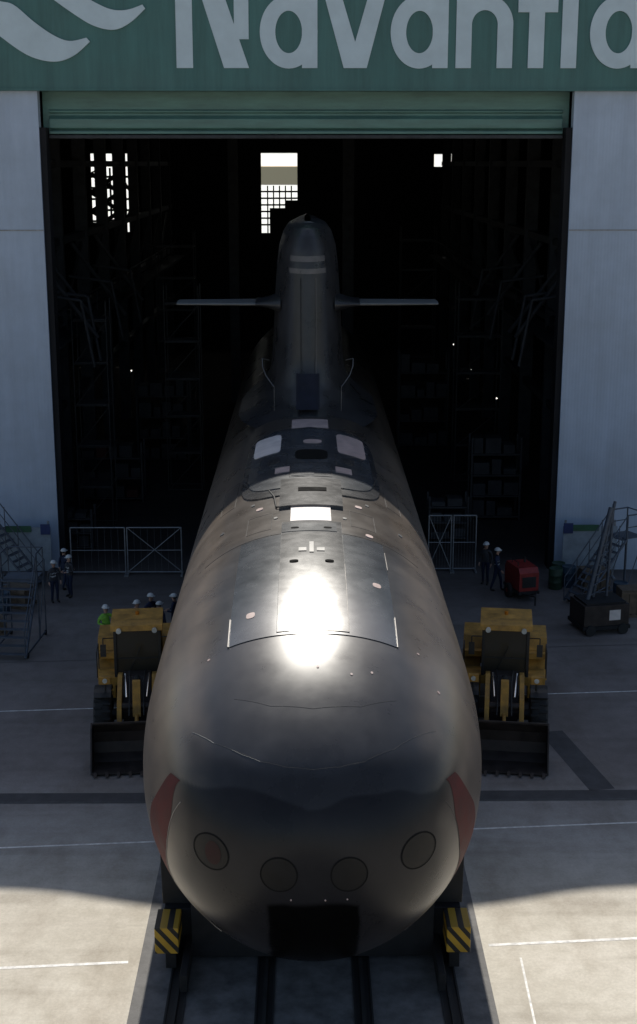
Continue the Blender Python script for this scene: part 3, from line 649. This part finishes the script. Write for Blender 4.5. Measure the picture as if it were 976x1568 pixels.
# ------------------------------------------------------------------ people
m_skin=M('skin',(0.45,0.27,0.2),0.55,var=.1); m_helm=M('white_helmet',(0.60,0.60,0.58),.4,var=.08); m_boot=M('boots',(.02,.018,.016),.6)
m_navy=M('navy_overalls',(0.012,0.02,0.05),.8,var=.25,scale=12); m_hi=M('hi_vis_green',(0.20,0.46,0.05),.7,var=.15,scale=10); m_refl=M('reflective_tape',(.4,.4,.4),.4)
m_hair=M('dark_hair',(.03,.02,.015),.7); m_dgrey=M('grey_workwear',(.04,.04,.045),.8,var=.3,scale=10); m_eye=M('eye',(.02,.02,.02),.3); m_lip=M('lips',(.3,.12,.1),.5)
def person(loc,rz,topm,botm,pose=0,h=1.76,tape=True,helm=None):
    k=h/1.76
    P={'pel':(0,0,.98),'wst':(0,.01,1.12),'chs':(0,.0,1.32),'shl':(0,.01,1.43),'nck':(0,.01,1.50),'hd1':(0,-.005,1.58),'hd2':(0,-.01,1.66),'hd3':(0,0,1.73)}
    rad={'pel':(.165,.12),'wst':(.15,.11),'chs':(.18,.125),'shl':(.13,.10),'nck':(.058,.058),'hd1':(.07,.085),'hd2':(.08,.098),'hd3':(.055,.065)}
    E=[('pel','wst'),('wst','chs'),('chs','shl'),('shl','nck'),('nck','hd1'),('hd1','hd2'),('hd2','hd3')]
    step=.16 if pose==1 else .02
    hands={}
    for s,n in((1,'r'),(-1,'l')):
        fy=-step*s
        P['hp'+n]=(s*.095,0,.92); P['kn'+n]=(s*.105,fy*.7-.03,.50); P['an'+n]=(s*.11,fy*1.2+.02,.09); P['he'+n]=(s*.115,fy*1.2-.02,.05);P['to'+n]=(s*.125,fy*1.2-.16,.04)
        rad['hp'+n]=(.095,.1);rad['kn'+n]=(.062,.065);rad['an'+n]=(.045,.05);rad['he'+n]=(.05,.05);rad['to'+n]=(.04,.035)
        P['sh'+n]=(s*.19,.01,1.41); rad['sh'+n]=(.065,.065)
        if pose==0: el=(s*.25,.03,1.13); ha=(s*.25,-.06,.90)
        elif pose==1: el=(s*.25,.06*s+.02,1.14); ha=(s*.25,.16*s-.08,.92)
        elif pose==2: el=(s*.27,.0,1.15); ha=(s*.12,-.24,1.12)
        else: el=(s*.30,.08,1.17); ha=(s*.19,-.02,.99)
        P['el'+n]=el;P['wr'+n]=ha; rad['el'+n]=(.045,.048);rad['wr'+n]=(.03,.034)
        E+=[('pel','hp'+n),('hp'+n,'kn'+n),('kn'+n,'an'+n),('an'+n,'he'+n),('he'+n,'to'+n),('shl','sh'+n),('sh'+n,'el'+n),('el'+n,'wr'+n)]
        hands[s]=(Vector(el),Vector(ha))
    names=list(P); me=bpy.data.meshes.new('b'); me.from_pydata([P[n] for n in names],[(names.index(a),names.index(b)) for a,b in E],[])
    ob=bpy.data.objects.new('b',me); COL.objects.link(ob)
    ob.modifiers.new('s','SKIN'); sv=me.skin_vertices[0].data
    for i,n in enumerate(names): sv[i].radius=rad[n]; sv[i].use_root=(n=='pel')
    ss=ob.modifiers.new('u','SUBSURF'); ss.levels=2; ss.render_levels=2
    dg=bpy.context.evaluated_depsgraph_get(); dg.update(); e=bpy.data.meshes.new_from_object(ob.evaluated_get(dg)); bpy.data.objects.remove(ob)
    b=MB(); vs=[v.co.copy() for v in e.vertices]; groups={}
    for p in e.polygons:
        c=p.center; ax=abs(c.x)
        nearhand=any((c-h_[1]).length<.03 for h_ in hands.values())
        if c.z>1.49 and ax<.15: m=m_skin
        elif nearhand: m=m_skin
        elif c.z<.13: m=m_boot
        elif c.z<.96 and ax<.2: m=botm
        else: m=topm
        if tape and m is topm and (1.10<c.z<1.15 or 1.24<c.z<1.28) and ax<.2: m=m_refl
        groups.setdefault(m,[]).append(tuple(p.vertices))
    o=len(b.v); b.v+=vs
    for m,fl in groups.items():
        ki=b.m(m)
        for f_ in fl: b.f.append([i+o for i in f_]); b.mi.append(ki); b.sm.append(True)
    for s,(el,wr) in hands.items():
        d=(wr-el).normalized(); side=Vector((0,-1,0)); side=(side-d*side.dot(d)).normalized() if abs(d.y)<.9 else Vector((-s,0,0))
        b.cyl(wr-d*.01,wr+d*.085,.03,m_skin,r2=.034,seg=10)
        for i,(ln) in enumerate((.07,.08,.075,.058)):
            r0=wr+d*.08+side*(.027-.018*i); mid=r0+d*ln*.55; tip=mid+(d*.8+Vector((-s*.6,0,0))).normalized()*ln*.5
            b.cyl(r0,mid,.009,m_skin,r2=.0085,seg=6); b.cyl(mid,tip,.0085,m_skin,r2=.006,seg=6)
        t0=wr+d*.03+side*.028; t1=t0+(d*.6+side*.6).normalized()*.04; b.cyl(t0,t1,.011,m_skin,r2=.01,seg=6); b.cyl(t1,t1+d*.03,.01,m_skin,r2=.007,seg=6)
    b.cyl((0,-.088,1.66),(0,-.118,1.625),.008,m_skin,r2=.016,seg=8)
    for s in(-1,1): b.sphere((s*.032,-.092,1.655),.012,m_eye,seg=8,rings=5); b.sphere((s*.083,.0,1.64),.02,m_skin,(.5,1,1.4),seg=8,rings=5)
    b.box((0,-.092,1.595),(.045,.014,.01),m_lip)
    b.sphere((0,.02,1.66),.098,m_hair,(.95,1,1),seg=14,rings=8,zmin=-.5)
    hm=helm or m_helm
    b.sphere((0,.0,1.69),.125,hm,(.95,1.1,.95),seg=18,rings=12,zmin=0); b.box((0,-.13,1.70),(.17,.08,.012),hm); b.cyl((0,0,1.69),(0,0,1.703),.135,hm,seg=18)
    ob=b.obj('shipyard_worker',loc,(0,0,rz),fixn=False); ob.scale=(k,k,k)
for args in [((-10.2,52.6,0),.6,m_dgrey,m_navy,0),((-9.7,53.3,0),-.8,m_dgrey,m_navy,2),((-10.1,54.4,0),2.4,m_navy,m_navy,1),
  ((-7.25,46.6,0),.4,m_hi,m_hi,2),((-6.2,47.2,0),-.5,m_navy,m_navy,0),((-5.8,48.1,0),.9,m_navy,m_navy,3),((-5.4,47.3,0),2.6,m_navy,m_navy,0),((-4.95,48.2,0),-1.8,m_navy,m_dgrey,2),
  ((7.5,54.9,0),-.5,m_dgrey,m_navy,0),((7.85,54.0,0),1.2,m_navy,m_navy,1)]:
    person(*args,h=random.uniform(1.7,1.84),tape=random.random()<.4)

# ------------------------------------------------------------------ barriers, stairs, equipment
m_galv=M('galvanised_tube',(0.26,0.27,0.28),.5,.4,var=.25,scale=5)
def barrier(x0,x1,y,h,nx,brace,lx=0):
    b=MB(); wd=(x1-x0)/nx
    for i in range(nx):
        a=x0+i*wd+.05; c=a+wd-.1
        b.tube([(a,y,.12),(a,y,h),(c,y,h),(c,y,.12),(a,y,.12)],.03,m_galv,8)
        b.cyl((a,y,h*.52),(c,y,h*.52),.02,m_galv,seg=6)
        if i in brace: b.cyl((a,y,.12),(c,y,h),.022,m_galv,seg=6); b.cyl((c,y,.12),(a,y,h),.022,m_galv,seg=6)
        for j in range(1,8): b.cyl((a+(c-a)*j/8,y,.12),(a+(c-a)*j/8,y,h),.004,m_galv,seg=4)
        for q in(a,c): b.bb(q-.04,q+.04,y-.35,y+.35,0.0,.07,m_galv); b.cyl((q,y,.07),(q,y,.14),.03,m_galv,seg=6)
    b.obj('site_barrier')
barrier(-10.2,-5.35,56.4,2.1,2,(1,)); barrier(5.2,7.35,56.8,2.5,2,(0,))
m_met=M('stair_steel',(0.085,0.10,0.125),.55,.3,var=.35)
def stairs(loc,rz,h,wd,name='mobile_access_stairs'):
    b=MB(); n=int(h/.22); run=.2
    for i in range(n): b.bb(-wd/2,wd/2,i*run,i*run+.2,(i+1)*h/n-.03,(i+1)*h/n,m_met)
    y1=n*run
    b.bb(-wd/2,wd/2,y1,y1+.9,h-.03+.035,h+.035,m_met)
    for s in(-1,1):
        x=s*(wd/2+.03)
        b.cyl((x,0,.1),(x,y1,h),.05,m_met,seg=6); b.cyl((x,0,1.1),(x,y1,h+1),.025,m_met,seg=6); b.cyl((x,0,.6),(x,y1,h+.5),.018,m_met,seg=6)
        b.tube([(x,y1,h+1),(x,y1+.9,h+1),(x,y1+.9,0.15)],.03,m_met,6); b.cyl((x,y1+.9,h+.5),(x,y1,h+.5),.02,m_met,seg=6)
        for k in range(0,n+1,3): b.cyl((x,k*run,k*h/n+.1),(x,k*run,k*h/n+1.1),.02,m_met,seg=6)
        b.cyl((x,y1,.15),(x,y1,h+1),.035,m_met,seg=6); b.cyl((x,y1,.3),(x,y1+.9,h),.02,m_met,seg=6); b.cyl((x,.1,.15),(x,y1+.9,.15),.035,m_met,seg=6)
        for y in(.3,y1+.8): b.cyl((x-.03,y,.1),(x+.03,y,.1),.1,m_tyre,seg=12)
    b.cyl((-wd/2,y1+.9,h+1),(wd/2,y1+.9,h+1),.025,m_met,seg=6)
    return b.obj(name,loc,(0,0,rz))
stairs((-10.7,45.9,0),R(-4),2.4,1.25)
stairs((10.6,51.9,0),R(-62),2.6,1.0)
stairs((-11.2,54.5,0),R(70),2.6,0.9)
b=MB(); b.bb(-.9,.9,-.7,.7,.35,1.15,m_bkt); b.bb(-.95,.95,-.75,.75,.2,.34,m_cr); b.bb(.1,.55,-.712,-.703,.55,.95,m_white)
b.bb(-.8,.8,-.6,.6,1.152,1.22,m_cr)
for x in(-.65,.65):
    for y in(-.72,.72): b.cyl((x,y-.08,.2),(x,y+.08,.2),.2,m_tyre,seg=16)
b.cyl((-.5,0,1.2),(.35,.2,4.7),.09,m_met); b.cyl((-.2,.2,1.2),(.55,.3,4.9),.06,m_met); b.cyl((.35,.2,1.2),(.5,.3,4.8),.05,m_met)
for i in range(9): t=i/9; b.cyl((-.5+.85*t,.2*t,1.3+3.4*t),(.5,.3,1.6+3.2*t),.025,m_met,seg=6)
b.obj('mobile_lift_mast',(11.1,49.2,0),(0,0,R(12)),bevel=.01)
m_redp=M('red_machine_paint',(0.26,0.025,0.02),.5,var=.3)
b=MB(); b.prism([(-.75,.45),(.75,.45),(.75,1.2),(.6,1.4),(-.6,1.4),(-.75,1.2)],-.42,.42,m_redp); b.bb(-.3,.3,-.765,-.752,.6,1.05,m_blkp)
for z in(.7,.85,1.0): b.bb(.422,.43,-.4,.4,z,z+.06,m_blkp)
b.bb(-.45,.45,-.8,.8,.32,.44,m_blkp); b.cyl((.2,.2,1.4),(.2,.2,1.62),.05,m_blkp); b.tube([(-.3,-.3,1.4),(-.3,-.3,1.55),(-.3,.3,1.55),(-.3,.3,1.4)],.02,m_blkp)
for s in(-1,1): b.revolve([(-.07,.08),(-.09,.2),(-.07,.3),(.07,.3),(.09,.2),(.07,.08)],(s*.52,.1,.3),(1,0,0),m_tyre,20); b.cyl((s*.44,.1,.3),(s*.6,.1,.3),.09,m_redp)
b.tube([(-.3,-.8,.38),(0,-1.4,.4),(.3,-.8,.38)],.03,m_blkp); b.cyl((0,-1.4,.4),(0,-1.4,.05),.03,m_blkp)
b.obj('portable_generator',(8.75,53.2,0),(0,0,R(15)),bevel=.015)
m_wood=M('pallet_wood',(0.13,0.095,0.065),.8,var=.4,scale=6); m_drum=M('drum_paint',(0.03,0.06,0.09),.5,var=.3); m_drg=M('drum_paint_green',(0.025,0.055,0.03),.5,var=.3)
def drum(x,y,mat):
    b=MB(); b.revolve([(0,.0),(0,.28),(.03,.29),(.28,.285),(.30,.297),(.32,.285),(.57,.285),(.59,.297),(.61,.285),(.85,.29),(.88,.28),(.86,.26),(.86,0)],(0,0,0),(0,0,1),mat,20); b.obj('oil_drum',(x,y,0))
def crate(x,y,wd,dp,h,rz):
    b=MB()
    for i in range(5): b.bb(-wd/2+i*wd/5+.02,-wd/2+(i+1)*wd/5-.02,-dp/2,dp/2,.10,.13,m_wood)
    for q in(-dp/2+.05,0,dp/2-.05): b.bb(-wd/2,wd/2,q-.04,q+.04,0.0,.098,m_wood)
    b.bb(-wd/2+.06,wd/2-.06,-dp/2+.06,dp/2-.06,.132,h,m_wood)
    for i in range(4):
        x0=-wd/2+.03+i*(wd-.12)/3; b.bb(x0,x0+.06,-dp/2+.03,-dp/2+.058,.132,h+.01,m_wood)
    b.bb(-wd/2+.03,wd/2-.03,-dp/2,-dp/2+.028,h-.15,h-.05,m_wood)
    b.obj('pallet_crate',(x,y,0),(0,0,rz),bevel=.008)
for a in((10.35,54.3,m_drg),(10.95,54.6,m_drum),(10.6,55.1,m_drg),(-12.0,51.2,m_drum),(12.6,52.3,m_drum)): drum(*a)
for a in((11.9,54.2,1.2,1,.9,.2),(-11.6,52.2,1.2,1,.8,-.3),(12.7,50.9,1.1,.9,1.1,.1),(-11.9,48.9,1.0,.9,.6,.4)): crate(*a)
m_bl=M('sign_blue',(0.012,0.03,0.12),.5); m_gr=M('sign_green',(0.03,0.11,0.06),.5); m_pg=M('plinth_grey',(0.24,0.28,0.32),.7,var=.2)
for s in(-1,1):
    b=MB(); x0=s*10.9; x1=s*13.2; a,c=min(x0,x1),max(x0,x1)
    b.bb(a,c,55.9,55.95,0.35,2.25,m_pg); b.bb(a+.4,c-.8,55.86,55.896,2.05,2.32,m_gr); b.bb(a if s>0 else c-.4,(a+.4) if s>0 else c,55.83,55.857,1.95,2.4,m_bl)
    for x in(a+.1,c-.1): b.bb(x-.04,x+.04,55.96,56.04,0,2.5,m_galv); b.bb(x-.05,x+.05,55.5,56.4,0,.05,m_galv)
    b.obj('notice_board')
m_rk=M('workshop_kit',(0.045,0.045,0.048),.7,var=.4,spec=.3); m_rd=M('workshop_red',(0.075,0.025,0.02),.7,var=.3,spec=.3)
def rack(loc,wd,dp,h,mat,n=3,name='storage_rack'):
    b=MB()
    for x in(-wd/2,wd/2):
        for y in(-dp/2,dp/2): b.bb(x-.05,x+.05,y-.05,y+.05,0,h,m_rk)
    for i in range(n):
        z=.15+i*h/n; b.bb(-wd/2,wd/2,-dp/2,dp/2,z,z+.08,m_rk)
        x=-wd/2+.1
        while x<wd/2-.5:
            w_=random.uniform(.4,.9); hh=random.uniform(.25,.75)*h/n; b.bb(x,min(x+w_,wd/2-.05),-dp/2+.1,dp/2-.1,z+.083,z+.083+hh,random.choice([mat,m_rk,m_col])); x+=w_+.12
    b.obj(name,loc,bevel=.01)
rack((-10.2,70,0),3.2,1.2,3.2,m_rd); rack((9.3,66,0),2.4,1.2,4.2,m_rk,4); rack((7.2,84,0),3,1.5,6,m_rk,4); rack((-8.5,80,0),3,1.5,5,m_rk,4); rack((-10.6,60.5,0),1.6,1,2,m_rk,3); rack((6.6,62,0),1.8,1,2.2,m_rk,3)
m_galv2=M('dull_scaffold_tube',(0.06,0.06,0.06),.7,.2,spec=.3)
def scaffold(x,y,wd,dp,lv):
    b=MB()
    for i in range(lv+1):
        z=i*2.0
        for yy in(y,y+dp): b.cyl((x,yy,z+.05),(x+wd,yy,z+.05),.03,m_galv2,seg=6)
        for xx in(x,x+wd): b.cyl((xx,y,z+.05),(xx,y+dp,z+.05),.03,m_galv2,seg=6)
        if 0<i: b.bb(x+.05,x+wd-.05,y+.05,y+dp-.05,z+.09,z+.13,m_rk)
        if i<lv: b.cyl((x,y,z),(x+wd,y,z+2),.02,m_galv2,seg=6)
    for xx in(x,x+wd):
        for yy in(y,y+dp): b.cyl((xx,yy,0),(xx,yy,lv*2+1),.03,m_galv2,seg=6)
    b.obj('scaffold_tower')
scaffold(-9.6,88,2.4,1.6,6); scaffold(8.2,74,2.4,1.6,5); scaffold(-11,64,1.6,1.4,5); scaffold(6.5,95,2.4,1.6,6); scaffold(-7.5,72,1.8,1.4,5)
m_em=M('lit_lamp',(1,1,1),.5,emis=((1,.95,.85),2.0))
for p in((-9.7,75,6.1),(-10.7,72,4.9),(9.1,75,6.1),(10.0,71,5.2),(8.2,76,7.4)):
    b=MB(); b.sphere((0,0,0),.04,m_em,seg=8,rings=6); b.cyl((0,.04,0),(0,.2,.05),.07,m_col); b.cyl((0,.15,.05),(0,.15,-min(1.5,p[2]-.1)),.015,m_col,seg=6); b.obj('work_lamp',p)
